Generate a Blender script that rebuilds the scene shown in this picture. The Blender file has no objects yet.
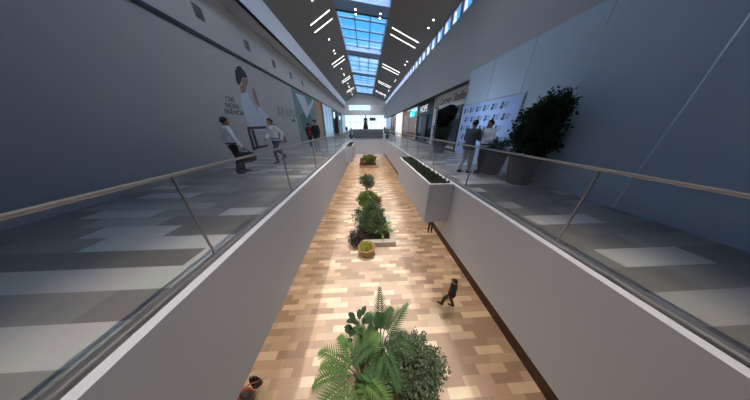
import bpy, math, random
from mathutils import Vector, Matrix, noise
random.seed(7)
C = bpy.context.scene.collection
sc = bpy.context.scene
PI = math.pi
F = 158.0; TH = math.atan(73/158.0); PSI = math.atan(9*math.cos(TH)/158.0)
UP = 5.5                    # upper floor level
CAM = Vector((0, 0, UP+1.5))

# ------------------------------------------------------------ camera
cam_d = bpy.data.cameras.new('camera'); cam = bpy.data.objects.new('camera', cam_d); C.objects.link(cam)
cam.location = CAM; cam.rotation_euler = (PI/2-TH, 0, -PSI)
cam_d.sensor_width = 36; cam_d.lens = 36*F/750; cam_d.clip_start = 0.02; cam_d.clip_end = 500
sc.camera = cam
RM = Matrix.Rotation(-PSI, 3, 'Z') @ Matrix.Rotation(PI/2-TH, 3, 'X')
def ray(px, py): return (RM @ Vector(((px-375)/F, -(py-200)/F, -1))).normalized()
def on_x(px, py, x):
    d = ray(px, py); t = x/d.x; return CAM + d*t
def on_y(px, py, y):
    d = ray(px, py); t = y/d.y; return CAM + d*t
def on_z(px, py, z):
    d = ray(px, py); t = (z-CAM.z)/d.z; return CAM + d*t

# ------------------------------------------------------------ materials
MATS = {}
def mat(name, col, rough=.6, metal=0, emit=0, var=.06, scale=8, bump=0, spec=.5, ecol=None, subs=0):
    if name in MATS: return MATS[name]
    m = bpy.data.materials.new(name); m.use_nodes = True; nt = m.node_tree; N = nt.nodes; L = nt.links
    b = N['Principled BSDF']; b.inputs['Roughness'].default_value = rough; b.inputs['Metallic'].default_value = metal
    b.inputs['Specular IOR Level'].default_value = spec
    tc = N.new('ShaderNodeTexCoord'); nz = N.new('ShaderNodeTexNoise'); nz.inputs['Scale'].default_value = scale; nz.inputs['Detail'].default_value = 4
    L.new(tc.outputs['Object'], nz.inputs['Vector'])
    mx = N.new('ShaderNodeMixRGB'); mx.inputs[1].default_value = (*[c*(1-var) for c in col], 1); mx.inputs[2].default_value = (*[min(1, c*(1+var)) for c in col], 1)
    L.new(nz.outputs['Fac'], mx.inputs[0]); L.new(mx.outputs[0], b.inputs['Base Color'])
    if emit:
        b.inputs['Emission Color'].default_value = (*(ecol or col), 1); b.inputs['Emission Strength'].default_value = emit
    if bump:
        bp = N.new('ShaderNodeBump'); bp.inputs['Strength'].default_value = bump; bp.inputs['Distance'].default_value = .02
        L.new(nz.outputs['Fac'], bp.inputs['Height']); L.new(bp.outputs[0], b.inputs['Normal'])
    MATS[name] = m; return m

def tile_mat(name, tones, w, h, rough, shift=.37):
    m = bpy.data.materials.new(name); m.use_nodes = True; nt = m.node_tree; N = nt.nodes; L = nt.links
    b = N['Principled BSDF']; b.inputs['Roughness'].default_value = rough
    tc = N.new('ShaderNodeTexCoord'); sp = N.new('ShaderNodeSeparateXYZ'); L.new(tc.outputs['Object'], sp.inputs[0])
    def M(op, a, bb=None):
        n = N.new('ShaderNodeMath'); n.operation = op
        for i, v in enumerate((a, bb)):
            if v is None: continue
            if isinstance(v, (int, float)): n.inputs[i].default_value = v
            else: L.new(v, n.inputs[i])
        return n.outputs[0]
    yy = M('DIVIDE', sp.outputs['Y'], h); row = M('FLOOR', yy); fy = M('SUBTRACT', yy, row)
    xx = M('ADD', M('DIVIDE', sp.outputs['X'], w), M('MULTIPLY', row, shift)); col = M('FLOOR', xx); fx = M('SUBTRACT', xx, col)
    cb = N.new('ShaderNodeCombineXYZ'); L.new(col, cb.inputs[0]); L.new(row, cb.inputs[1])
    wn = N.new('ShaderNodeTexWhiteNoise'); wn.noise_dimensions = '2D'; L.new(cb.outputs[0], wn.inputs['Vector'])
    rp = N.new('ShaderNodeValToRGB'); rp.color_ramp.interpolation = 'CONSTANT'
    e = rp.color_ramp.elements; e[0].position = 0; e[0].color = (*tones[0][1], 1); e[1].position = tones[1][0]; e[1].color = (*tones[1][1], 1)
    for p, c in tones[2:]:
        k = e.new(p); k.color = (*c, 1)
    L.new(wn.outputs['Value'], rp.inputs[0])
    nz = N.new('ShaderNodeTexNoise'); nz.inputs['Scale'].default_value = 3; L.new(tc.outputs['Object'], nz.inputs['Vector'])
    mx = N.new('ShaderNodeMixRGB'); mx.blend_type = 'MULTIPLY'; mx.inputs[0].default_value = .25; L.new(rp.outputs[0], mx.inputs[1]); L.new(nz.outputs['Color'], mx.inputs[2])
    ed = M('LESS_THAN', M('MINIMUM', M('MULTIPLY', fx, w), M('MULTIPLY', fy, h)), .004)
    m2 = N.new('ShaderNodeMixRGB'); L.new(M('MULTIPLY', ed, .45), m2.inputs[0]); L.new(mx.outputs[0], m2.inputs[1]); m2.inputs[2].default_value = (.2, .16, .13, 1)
    L.new(m2.outputs[0], b.inputs['Base Color']); MATS[name] = m; return m

def glass_mat(name, tint, ior=1.35, gl=.04, refl=.35):
    m = bpy.data.materials.new(name); m.use_nodes = True; nt = m.node_tree; N = nt.nodes; L = nt.links
    N.remove(N['Principled BSDF']); out = N['Material Output']
    t = N.new('ShaderNodeBsdfTransparent'); t.inputs[0].default_value = (*tint, 1)
    g = N.new('ShaderNodeBsdfGlossy'); g.inputs['Roughness'].default_value = gl; g.inputs[0].default_value = (.9, .95, 1, 1)
    lw = N.new('ShaderNodeLayerWeight'); lw.inputs[0].default_value = .5
    pw = N.new('ShaderNodeMath'); pw.operation = 'POWER'; L.new(lw.outputs['Facing'], pw.inputs[0]); pw.inputs[1].default_value = 4.0
    f = N.new('ShaderNodeMath'); f.operation = 'MULTIPLY_ADD'; L.new(pw.outputs[0], f.inputs[0]); f.inputs[1].default_value = refl; f.inputs[2].default_value = .025
    mx = N.new('ShaderNodeMixShader'); L.new(f.outputs[0], mx.inputs[0]); L.new(t.outputs[0], mx.inputs[1]); L.new(g.outputs[0], mx.inputs[2])
    L.new(mx.outputs[0], out.inputs[0]); MATS[name] = m; return m

tone_low = [(0, (.76, .66, .55)), (.20, (.56, .455, .375)), (.45, (.40, .315, .255)), (.68, (.475, .38, .31)), (.86, (.64, .54, .45))]
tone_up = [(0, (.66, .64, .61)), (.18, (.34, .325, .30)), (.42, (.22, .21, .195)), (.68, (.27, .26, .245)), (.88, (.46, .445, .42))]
M_low = tile_mat('warm_tiles', tone_low, .92, .225, .38)
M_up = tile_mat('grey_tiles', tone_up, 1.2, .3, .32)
M_plaster = mat('plaster_white', (.66, .64, .64), .75, var=.02, scale=2)
M_fascia = mat('fascia_paint', (.62, .625, .665), .6, var=.02, scale=1.5)
M_ceil = mat('ceiling_paint', (.20, .19, .178), .8, var=.03, scale=2)
M_wall = mat('wall_paint', (.50, .49, .48), .8, var=.02, scale=2)
M_bulk = mat('bulkhead_paint', (.44, .45, .46), .8, var=.03, scale=1.2)
M_beam = mat('beam_paint', (.74, .78, .84), .7, var=.02)
M_curb = mat('skylight_curb_paint', (.20, .31, .50), .7, var=.02)
M_dark = mat('dark_trim', (.03, .03, .033), .5)
M_steel = mat('brushed_steel', (.46, .44, .42), .35, .8)
M_white = mat('white_paint', (.78, .79, .82), .5)
M_black = mat('black_metal', (.012, .012, .014), .45)
M_brown = mat('brown_wood', (.20, .10, .055), .5, var=.3, scale=5)
M_base = mat('dark_red_stone', (.045, .018, .012), .4, var=.3)
M_led = mat('led_white', (1, 1, 1), .5, emit=5, ecol=(1, .95, .88))
M_led2 = mat('led_spot', (1, 1, 1), .5, emit=14, ecol=(1, .93, .82))
M_glass = glass_mat('rail_glass', (.975, .985, .985), 1.30, .02)
M_sky = glass_mat('skylight_glass', (.94, .98, 1), 1.3)
M_shopglass = glass_mat('shop_glass', (.75, .82, .85), refl=.12)
M_soil = mat('soil', (.035, .025, .018), .95, var=.4, scale=30, bump=.5)
M_stone = mat('pale_stone', (.38, .36, .33), .6, var=.08, scale=10)
M_mull = mat('mullion_blue_grey', (.34, .38, .52), .5)

# ------------------------------------------------------------ mesh builder
class MB:
    def __init__(s): s.v = []; s.f = []; s.mi = []; s.cur = 0
    def add(s, vs, fs):
        o = len(s.v); s.v += [tuple(v) for v in vs]
        for f in fs: s.f.append(tuple(i+o for i in f)); s.mi.append(s.cur)
        return s
    def box(s, x0, y0, z0, x1, y1, z1):
        vs = [(x, y, z) for z in (z0, z1) for y in (y0, y1) for x in (x0, x1)]
        return s.add(vs, [(0, 2, 3, 1), (4, 5, 7, 6), (0, 1, 5, 4), (2, 6, 7, 3), (0, 4, 6, 2), (1, 3, 7, 5)])
    def prism(s, poly, vec):
        n = len(poly); vec = Vector(vec); a = [Vector(p) for p in poly]
        vs = a + [p+vec for p in a]
        nn = sum(((a[i]-a[0]).cross(a[(i+1) % n]-a[0]) for i in range(1, n)), Vector())
        fs = [tuple(range(n)), tuple(range(2*n-1, n-1, -1))] + [(i, i+n, (i+1) % n+n, (i+1) % n) for i in range(n)]
        if nn.dot(vec) > 0: fs = [tuple(reversed(f)) for f in fs]
        return s.add(vs, fs)
    def tube(s, pts, r, n=8, cap=True):
        pts = [Vector(p) for p in pts]; R = r if isinstance(r, (list, tuple)) else [r]*len(pts)
        return s.loft(pts, [(q, q) for q in R], None, n, cap)
    def loft(s, pts, rr, side=None, n=12, cap=True):
        pts = [Vector(p) for p in pts]; vs = []; k = len(pts); pu = None
        for i, p in enumerate(pts):
            t = (pts[min(i+1, k-1)]-pts[max(i-1, 0)]).normalized()
            if side is not None: u = Vector(side)
            elif pu is not None: u = pu
            else: u = Vector((1, 0, 0)) if abs(t.x) < .8 else Vector((0, 1, 0))
            u = (u-t*u.dot(t)).normalized(); pu = u; w = t.cross(u)
            for j in range(n):
                a = 2*PI*j/n; vs.append(p+u*(rr[i][0]*math.cos(a))+w*(rr[i][1]*math.sin(a)))
        fs = [(i*n+j, i*n+(j+1) % n, (i+1)*n+(j+1) % n, (i+1)*n+j) for i in range(k-1) for j in range(n)]
        if cap: fs += [tuple(range(n-1, -1, -1)), tuple(range((k-1)*n, k*n))]
        return s.add(vs, fs)
    def ell(s, c, r, n=12, m=8, rot=None):
        c = Vector(c); vs = []
        for i in range(m+1):
            ph = PI*i/m
            for j in range(n):
                a = 2*PI*j/n; v = Vector((r[0]*math.sin(ph)*math.cos(a), r[1]*math.sin(ph)*math.sin(a), -r[2]*math.cos(ph)))
                if rot: v = rot @ v
                vs.append(c+v)
        return s.add(vs, [(i*n+j, i*n+(j+1) % n, (i+1)*n+(j+1) % n, (i+1)*n+j) for i in range(m) for j in range(n)])
    def lathe(s, prof, c=(0, 0, 0), n=24):
        k = len(prof); vs = [(c[0]+r*math.cos(2*PI*j/n), c[1]+r*math.sin(2*PI*j/n), c[2]+z) for r, z in prof for j in range(n)]
        fs = [(i*n+j, i*n+(j+1) % n, (i+1)*n+(j+1) % n, (i+1)*n+j) for i in range(k-1) for j in range(n)]
        fs += [tuple(range(n-1, -1, -1)), tuple(range((k-1)*n, k*n))]
        return s.add(vs, fs)
    def mesh(s, name, mats):
        me = bpy.data.meshes.new(name); me.from_pydata(s.v, [], s.f)
        for m in (mats if isinstance(mats, (list, tuple)) else [mats]): me.materials.append(m)
        if len(me.materials) > 1: me.polygons.foreach_set('material_index', s.mi)
        me.update(); return me
    def build(s, name, mats, parent=None, smooth=False, bevel=0):
        me = s.mesh(name, mats)
        if smooth: me.polygons.foreach_set('use_smooth', [True]*len(me.polygons))
        o = bpy.data.objects.new(name, me); C.objects.link(o)
        if parent: o.parent = parent
        if bevel:
            b = o.modifiers.new('bevel', 'BEVEL'); b.width = bevel; b.segments = 2; b.limit_method = 'ANGLE'
        return o

def tag(o, label, cat, group=None, kind=None):
    o['label'] = label; o['category'] = cat
    if group: o['group'] = group
    if kind: o['kind'] = kind
    return o
def thing(name, label, cat, loc=(0, 0, 0), rz=0, group=None):
    o = bpy.data.objects.new(name, None); C.objects.link(o); o.location = loc; o.rotation_euler = (0, 0, rz); o.empty_display_size = .1
    return tag(o, label, cat, group)
def struct(name, mb, m, parent=None):
    o = mb.build(name, m, parent)
    if not parent: o['kind'] = 'structure'
    return o
def dup(root, loc=None, rz=None, label=None):
    def cp(o, par):
        c = o.copy(); C.objects.link(c); c.parent = par
        for ch in list(kids.get(o, [])): cp(ch, c)
        return c
    kids = {}
    for o in C.objects:
        if o.parent: kids.setdefault(o.parent, []).append(o)
    r = cp(root, root.parent)
    if loc is not None: r.location = loc
    if rz is not None: r.rotation_euler = (0, 0, rz)
    if label: r['label'] = label
    return r
def lettering(txt, size, m, parent, mtx, name='lettering', shear=0, depth=.006, space=1.0, align='LEFT', bold=0):
    cu = bpy.data.curves.new(name, 'FONT'); cu.body = txt; cu.size = size; cu.extrude = depth; cu.shear = shear; cu.space_character = space; cu.align_x = align; cu.offset = bold
    t = bpy.data.objects.new('tmp_text', cu); C.objects.link(t)
    bpy.context.view_layer.update()
    me = bpy.data.meshes.new_from_object(t.evaluated_get(bpy.context.evaluated_depsgraph_get())); bpy.data.objects.remove(t)
    me.materials.clear(); me.materials.append(m)
    o = bpy.data.objects.new(name, me); C.objects.link(o); o.parent = parent
    o.matrix_basis = mtx
    return o
# text frames: on the west wall (facing +x, reading towards +y) and on the east wall (facing -x, reading towards -y)
def west(x, y, z): return Matrix(((0, 0, 1, x), (1, 0, 0, y), (0, 1, 0, z), (0, 0, 0, 1)))
def east(x, y, z): return Matrix(((0, 0, -1, x), (-1, 0, 0, y), (0, 1, 0, z), (0, 0, 0, 1)))
ORD = ['first', 'second', 'third', 'fourth', 'fifth', 'sixth', 'seventh', 'eighth']

# ------------------------------------------------------------ shell
XL, XR, XW, XB = -1.85, 2.53, 5.9, 5.08
YN, YV, YE = -3.0, 21.4, 50.0
struct('floor', MB().box(-6.1, YN, -.2, 6.1, 55, 0), M_low)
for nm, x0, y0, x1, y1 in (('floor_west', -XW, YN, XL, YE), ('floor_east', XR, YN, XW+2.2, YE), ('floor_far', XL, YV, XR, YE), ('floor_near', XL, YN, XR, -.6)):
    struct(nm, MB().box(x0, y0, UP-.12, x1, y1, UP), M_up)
    struct(nm.replace('floor', 'ceiling_under'), MB().box(x0, y0, UP-1.6, x1, y1, UP-.12), M_plaster)
ZF = UP-1.72
def fascia(n, x0, y0, x1, y1): struct(n, MB().box(x0, y0, ZF, x1, y1, UP+.03), M_fascia)
fascia('trim_1', XL, -.6, XL+.10, YV); fascia('trim_2', XR-.10, -.6, XR, YV)
fascia('trim_3', XL+.1, YV-.1, XR-.1, YV); fascia('trim_4', XL, -.7, XR, -.6)
# lower walls
struct('wall_lower_left', MB().box(-5.1, YN, 0, -5.0, 54, UP-1.6), M_plaster)
struct('wall_lower_right', MB().box(5.0, YN, .0, 5.1, 54, UP-1.6), mat('lower_wall', (.16, .12, .10), .5))
struct('baseboard_right', MB().box(4.93, YN, 0, 5.0, 54, .62), M_base)
struct('baseboard_left', MB().box(-5.0, YN, 0, -4.95, 54, .25), M_base)
struct('wall_near', MB().box(-6.1, YN-.1, 0, 8.2, YN, 15), M_wall)
# lower end glazing
w = struct('window_1', MB().box(-5, 54, 0, 5, 54.05, .12).box(-5, 54, UP-1.75, 5, 54.05, UP-1.6), M_white)
for i in range(9): w_ = MB().box(-5+i*1.24, 53.98, 0, -4.93+i*1.24, 54.06, UP-1.6).build('frame', M_white, w)
MB().box(-5, 54.01, .1, 5, 54.03, UP-1.7).build('glass_pane', M_shopglass, w)
# upper west wall and soffit beam
H = CAM.z
struct('wall_left', MB().box(-XW-.15, YN, UP-.12, -XW, YE, H+4.66), M_wall)
struct('ceiling_soffit', MB().box(-XW-.15, YN, H+4.66, -XB, YE, H+4.72), M_wall)
struct('wall_beam_left', MB().box(-XB-.12, YN, H+4.66, -XB, YE, H+5.85), M_beam)
struct('trim_5', MB().box(-XW, YN, H+2.86, -XW+.16, YE, H+2.98), M_dark)
# ceiling slopes
LA, LB = (-XB, H+5.8), (-1.97, H+7.55)
RA, RB = (XB, H+5.9), (1.76, H+7.18)
def slope(nm, a, b):
    struct(nm, MB().prism([(a[0], YN, a[1]), (b[0], YN, b[1]), (b[0], YN, b[1]+.15), (a[0], YN, a[1]+.15)], (0, 47-YN, 0)), M_ceil)
slope('ceiling_left', (LA[0]-.12, LA[1]-.07), LB); slope('ceiling_right', (RA[0]+.12, RA[1]-.05), RB)
# east bulkhead and clerestory
struct('wall_right', MB().box(XB, YN, H+2.2, XB+.12, YE, H+5.22).box(XB, YN, H+2.12, XB+.12, YE, H+2.2), M_bulk)
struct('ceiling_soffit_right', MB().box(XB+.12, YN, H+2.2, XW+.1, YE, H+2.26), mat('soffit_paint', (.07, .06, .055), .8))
struct('wall_right_lower', MB().box(XW+2.1, YN, UP, XW+2.2, YE, H+2.26), M_dark)
w = struct('window_2', MB().box(XB, YN, H+5.22, XB+.12, 47, H+5.28).box(XB, YN, H+5.84, XB+.12, 47, H+5.9), M_mull)
y = YN
mb = MB()
while y < 47: mb.box(XB-.02, y, H+5.26, XB+.14, y+.34, H+5.86); y += 1.08
mb.build('frame', M_mull, w); MB().box(XB+.05, YN, H+5.26, XB+.07, 47, H+5.86).build('glass_pane', M_sky, w)
# skylight
bays = [(8.4+7.55*k, 14.75+7.55*k) for k in range(-1, 5)]
edges = [YN] + [e for b in bays for e in b] + [47]
edges[-2] = min(edges[-2], 45.5)
bays = [(edges[1+2*i], edges[2+2*i]) for i in range(6)]
dx = RB[0]-LB[0]; dz = RB[1]-LB[1]
def on_sky(t, up=0): return (LB[0]+dx*t, LB[1]+dz*t+up)
k = 0
for i in range(0, len(edges), 2):
    y0, y1 = edges[i], edges[i+1]
    if y1-y0 < .05: continue
    k += 1
    a, b = on_sky(0), on_sky(1)
    struct('ceiling_beam_%d' % k, MB().prism([(a[0], y0, a[1]), (b[0], y0, b[1]), (b[0], y0, b[1]+.55), (a[0], y0, a[1]+.55)], (0, y1-y0, 0)), M_curb)
    struct('trim_%d' % (5+k), MB().prism([(a[0], y1-.07, a[1]-.05), (b[0], y1-.07, b[1]-.05), (b[0], y1-.07, b[1]), (a[0], y1-.07, a[1])], (0, .09, 0)), M_dark)
for i, (y0, y1) in enumerate(bays):
    a, b = on_sky(0), on_sky(1)
    w = struct('window_%d' % (3+i), MB().box(a[0]-.08, y0, a[1]-.02, a[0], y1, a[1]+.55).box(b[0], y0, b[1]-.02, b[0]+.08, y1, b[1]+.55), M_curb)
    mb = MB()
    for t in (1/3, 2/3):
        p = on_sky(t, .42); mb.box(p[0]-.035, y0, p[1]-.06, p[0]+.035, y1, p[1]+.06)
    for q in (0, 1, 2, 3, 4):
        yy = y0+(y1-y0)*q/4; p, r = on_sky(0, .42), on_sky(1, .42); wd = .05 if q in (0, 4) else .09
        mb.prism([(p[0], yy-wd, p[1]-.05), (r[0], yy-wd, r[1]-.05), (r[0], yy-wd, r[1]+.05), (p[0], yy-wd, p[1]+.05)], (0, 2*wd, 0))
    mb.build('frame', mat('skylight_bar', (.07, .17, .34), .6), w)
    p, r = on_sky(0, .5), on_sky(1, .5)
    MB().prism([(p[0], y0, p[1]), (r[0], y0, r[1]), (r[0], y0, r[1]+.02), (p[0], y0, p[1]+.02)], (0, y1-y0, 0)).build('glass_pane', M_sky, w)
# far end: gable wall with strip window above, glazing below
struct('wall_gable', MB().box(-XW, 47, H+5.1, XB+.1, 47.2, H+8.1), M_wall)
struct('wall_end', MB().box(-4.3, 47, H+2.9, 1.3, 47.2, H+3.9).box(-XW, 47, H+2.9, -4.3, 47.2, H+5.1).box(1.3, 47, H+2.9, XB+.1, 47.2, H+5.1), M_plaster)
struct('ceiling_end', MB().box(-XW, 47.2, H+2.95, XW+2.2, YE+.1, H+3.05), M_plaster)
w = struct('window_9', MB().box(-4.3, 47.05, H+3.9, 1.3, 47.15, H+3.95).box(-1.4, 47.05, H+3.9, -1.32, 47.15, H+5.1), M_white)
MB().box(-4.3, 47.1, H+3.9, 1.3, 47.12, H+5.1).build('glass_pane', M_sky, w)
w = struct('window_10', MB().box(-XW, YE, UP, XW+2.2, YE+.1, UP+.12).box(-XW, YE, H+3.0, XW+2.2, YE+.1, H+3.2), M_white)
for i in range(9): MB().box(-XW+i*1.47, YE, UP, -XW+.08+i*1.47, YE+.1, H+3.1).build('frame', M_white, w)
MB().box(-XW, YE, UP+2.6, XW+2.2, YE+.08, UP+2.68).build('frame', M_white, w)
MB().box(-XW, YE+.04, UP+.1, XW+2.2, YE+.06, H+3.1).build('glass_pane', glass_mat('end_glass', (.95, .98, 1), 1.3), w)
struct('ground', MB().box(-60, 56, -.5, 60, 160, -.3), mat('outside_ground', (.3, .3, .3), .9))

# ------------------------------------------------------------ balustrades
def balustrade(name, label, axis, at, a0, a1, sgn, step=2.15, gh=1.06):
    r = thing(name, label, 'balustrade', (0, 0, 0))
    def bx(u0, v0, z0, u1, v1, z1):   # u along, v across (offset from the edge)
        if axis == 'y': return (at+min(v0*sgn, v1*sgn), u0, z0, at+max(v0*sgn, v1*sgn), u1, z1)
        return (u0, at+min(v0*sgn, v1*sgn), z0, u1, at+max(v0*sgn, v1*sgn), z1)
    n = max(1, round((a1-a0)/step)); st = (a1-a0)/n
    for i in range(n):
        MB().box(*bx(a0+i*st+.012, .05, UP+.035, a0+(i+1)*st-.012, .066, UP+gh)).build('glass_panel', M_glass, r)
    MB().box(*bx(a0, .03, UP-.0, a1, .09, UP+.07)).build('base_channel', M_steel, r)
    MB().box(*bx(a0, .033, UP+gh, a1, .083, UP+gh+.028)).build('handrail', M_steel, r, bevel=.008)
    for i in range(1, n):
        MB().box(*bx(a0+i*st-.006, .045, UP+.07, a0+i*st+.006, .071, UP+gh)).build('joint_post', M_steel, r)
    return r
balustrade('glass_balustrade', 'long glass balustrade with flat metal handrail on the walkway facing the poster hoarding', 'y', XL, -.6, YV, -1)
balustrade('glass_balustrade', 'long glass balustrade with flat metal handrail behind the trough planter of ground cover', 'y', XR, -.6, YV, 1)
balustrade('glass_balustrade', 'short glass balustrade across the far end of the opening before the grey kiosk', 'x', YV, XL, XR, 1, 2.1)

# ------------------------------------------------------------ planting helpers
M_leafs = {'palm': mat('palm_leaf', (.085, .155, .05), .65, spec=.15, var=.4, scale=3), 'palm2': mat('palm_leaf_blue', (.045, .095, .038), .65, spec=.15, var=.3, scale=3),
           'bush': mat('bush_leaf', (.085, .125, .08), .65, spec=.15, var=.45, scale=5), 'dark': mat('dark_leaf', (.022, .05, .024), .65, spec=.15, var=.4, scale=4),
           'broad': mat('broad_leaf', (.05, .115, .035), .65, spec=.15, var=.4, scale=3), 'hedge': mat('hedge_leaf', (.03, .045, .014), .6, var=.6, scale=6),
           'yellow': mat('yellow_leaf', (.26, .32, .03), .5, var=.2, scale=6), 'red': mat('red_leaf', (.25, .04, .03), .5, var=.3, scale=5),
           'lime': mat('lime_leaf', (.12, .20, .05), .65, spec=.15, var=.4, scale=4)}
M_stem = mat('stem_brown', (.12, .08, .05), .8, var=.3)
M_terra = mat('terracotta', (.30, .12, .06), .7, var=.15)
M_ochre = mat('ochre_wicker', (.26, .17, .06), .6, var=.3, scale=25, bump=.6)
M_potgrey = mat('grey_pot', (.075, .08, .085), .6, var=.15)
rnd = random.Random(3)
def leaf(mb, p, d, up, L, W, fold=.25, curl=.25, mid=.5):
    p = Vector(p); d = Vector(d).normalized(); s = d.cross(Vector(up)); s = s.normalized() if s.length > 1e-3 else Vector((1, 0, 0)); n = s.cross(d)
    m = p+d*L*mid+n*L*curl*.15; t = p+d*L-n*L*curl
    mb.add([p, m+s*W*.5+n*W*fold, m, m-s*W*.5+n*W*fold, t], [(0, 2, 1), (0, 3, 2), (1, 2, 4), (2, 3, 4)])
def rdir(z0=-1):
    while True:
        v = Vector((rnd.uniform(-1, 1), rnd.uniform(-1, 1), rnd.uniform(z0, 1)))
        if .1 < v.length < 1: return v.normalized()
def frond(mb, base, az, el, L, droop, nl=36, ll=.34, lw=.03, v=.6):
    d = Vector((math.cos(az)*math.cos(el), math.sin(az)*math.cos(el), math.sin(el))); p = Vector(base); pts = [p.copy()]; ds = [d.copy()]
    st = L/14
    for i in range(14):
        d = (d+Vector((0, 0, -droop*(.3+i/9)/14*2))).normalized(); p = p+d*st; pts.append(p.copy()); ds.append(d.copy())
    mb.tube(pts, [.012*(1-.8*i/14)+.002 for i in range(15)], 5)
    for i in range(nl):
        t = .18+.82*i/(nl-1); q = t*14; a = min(int(q), 13); pp = pts[a].lerp(pts[a+1], q-a); dd = ds[a]
        s = dd.cross(Vector((0, 0, 1))); s = s.normalized() if s.length > .05 else Vector((math.sin(az), -math.cos(az), 0)); nn = s.cross(dd)
        l = ll*(math.sin(PI*min(1, t*1.02)**.8)*.75+.3)*rnd.uniform(.9, 1.1)
        for g in (-1, 1):
            leaf(mb, pp, s*g*1.0+dd*(v+t*.7)+nn*.25+Vector((0, 0, rnd.uniform(-.08, .06))), nn, l, lw, .2, .22, .18)
def palm(name, label, x, y, z, fr, m, pot=None, trunk=.0, ll=.34, lw=.032, nl=30):
    r = thing(name, label, 'plant', (x, y, z))
    if pot:
        pr, ph, pm = pot
        MB().lathe([(pr*.72, 0), (pr*.8, .04), (pr, ph-.05), (pr*1.06, ph-.04), (pr*1.06, ph), (pr*.92, ph), (pr*.9, ph-.04)]).build('pot', pm, r, True)
        MB().lathe([(pr*.9, ph-.05), (pr*.2, ph-.03)]).build('soil', M_soil, r)
        z0 = ph-.05
    else: z0 = 0
    mb = MB()
    for az, el, L, dr in fr:
        b = Vector((math.cos(az)*.05, math.sin(az)*.05, z0)); t = b+Vector((math.cos(az)*.10, math.sin(az)*.10, trunk*rnd.uniform(.85, 1.1)))
        if trunk: mb.tube([b, (b+t)/2, t], [.022, .018, .013], 6)
        f = MB(); frond(f, t, az, el, L, dr, ll=ll, lw=lw, nl=nl); f.build('frond', m, r)
    if trunk: mb.build('stem', mat('palm_stem', (.13, .17, .06), .6, var=.3), r)
    return r
def bush_mb(blobs, n, L, W, z0=-1, fill=.55):
    mb = MB(); tot = sum(b[3]*b[4]*b[5] for b in blobs)
    for (cx, cy, cz, a, b, c) in blobs:
        cl = max(6, int(n*a*b*c/tot/14))
        for _ in range(cl):
            v = rdir(z0); s = rnd.uniform(fill, 1.03); c0 = Vector((cx+v.x*a*s, cy+v.y*b*s, cz+v.z*c*s)); dd = (v+rdir()*.5).normalized()
            for q in range(14):
                p = c0+dd*rnd.uniform(-.12, .1)+rdir()*L*.9
                leaf(mb, p, (dd+rdir()*.9), rdir(), L*rnd.uniform(.7, 1.2), W*rnd.uniform(.8, 1.2))
    return mb
def branches(h, spread, n=7, r0=.035, z0=0):
    mb = MB()
    mb.tube([(0, 0, z0), (.02, .01, z0+h*.4), (0, .02, z0+h*.62)], [r0, r0*.8, r0*.6], 8)
    for i in range(n):
        a = 2*PI*i/n+rnd.uniform(-.3, .3); zz = z0+h*rnd.uniform(.3, .6); s = spread*rnd.uniform(.6, .95)
        mb.tube([(0, .01, zz), (math.cos(a)*s*.5, math.sin(a)*s*.5, zz+h*.16), (math.cos(a)*s, math.sin(a)*s, zz+h*rnd.uniform(.2, .35))], [r0*.5, r0*.35, r0*.15], 6)
    return mb
def bush(name, label, x, y, z, h, blobs, n, L, W, m, pot=None, z0=-1, spread=None, cat='plant', stem=True):
    r = thing(name, label, cat, (x, y, z)); b0 = 0
    if pot:
        pr, ph, pm = pot
        MB().lathe([(pr*.70, 0), (pr*.74, .03), (pr, ph-.06), (pr*1.05, ph-.05), (pr*1.05, ph), (pr*.93, ph), (pr*.9, ph-.05)]).build('pot', pm, r, True)
        MB().lathe([(pr*.9, ph-.06), (pr*.2, ph-.03)]).build('soil', M_soil, r); b0 = ph-.05
    if stem: branches(h-b0, spread or blobs[0][3], z0=b0).build('stem', M_stem, r, True)
    bush_mb(blobs, n, L, W, z0).build('foliage', m, r)
    return r
def broad(name, label, x, y, z, n, h, L, W, m, pot=None, cat='plant'):
    r = thing(name, label, cat, (x, y, z)); b0 = 0
    if pot:
        pr, ph, pm = pot
        MB().lathe([(pr*.72, 0), (pr*.78, .04), (pr, ph-.05), (pr*1.05, ph-.04), (pr*1.05, ph), (pr*.92, ph), (pr*.9, ph-.04)]).build('pot', pm, r, True)
        MB().lathe([(pr*.9, ph-.05), (pr*.2, ph-.03)]).build('soil', M_soil, r); b0 = ph-.05
    st = MB(); fo = MB()
    for i in range(n):
        a = i*2.4; t = (i+.5)/n; hh = b0+h*(.25+.75*t); s = .12+.25*(1-t)
        p0 = Vector((0, 0, b0)); p1 = Vector((math.cos(a)*s*.5, math.sin(a)*s*.5, hh*.8)); p2 = Vector((math.cos(a)*s, math.sin(a)*s, hh))
        st.tube([p0, p1, p2], [.012, .009, .005], 5)
        d = Vector((math.cos(a), math.sin(a), .25+.7*t)).normalized(); sd = d.cross(Vector((0, 0, 1))).normalized(); nn = sd.cross(d)
        l = L*rnd.uniform(.8, 1.1); w_ = W*rnd.uniform(.85, 1.1); rows = []
        for j in range(7):
            u = j/6; ww = w_*.5*math.sin(PI*(u*.93+.05))**.7; c = p2+d*l*u-Vector((0, 0, 1))*l*.35*u*u
            rows += [c+sd*ww+nn*ww*.25, c, c-sd*ww+nn*ww*.25]
        fo.add(rows, [(j*3+k, j*3+k+1, j*3+k+4, j*3+k+3) for j in range(6) for k in (0, 1)])
    st.build('stem', mat('green_stem', (.10, .17, .05), .6), r); fo.build('foliage', m, r, True)
    return r

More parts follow.
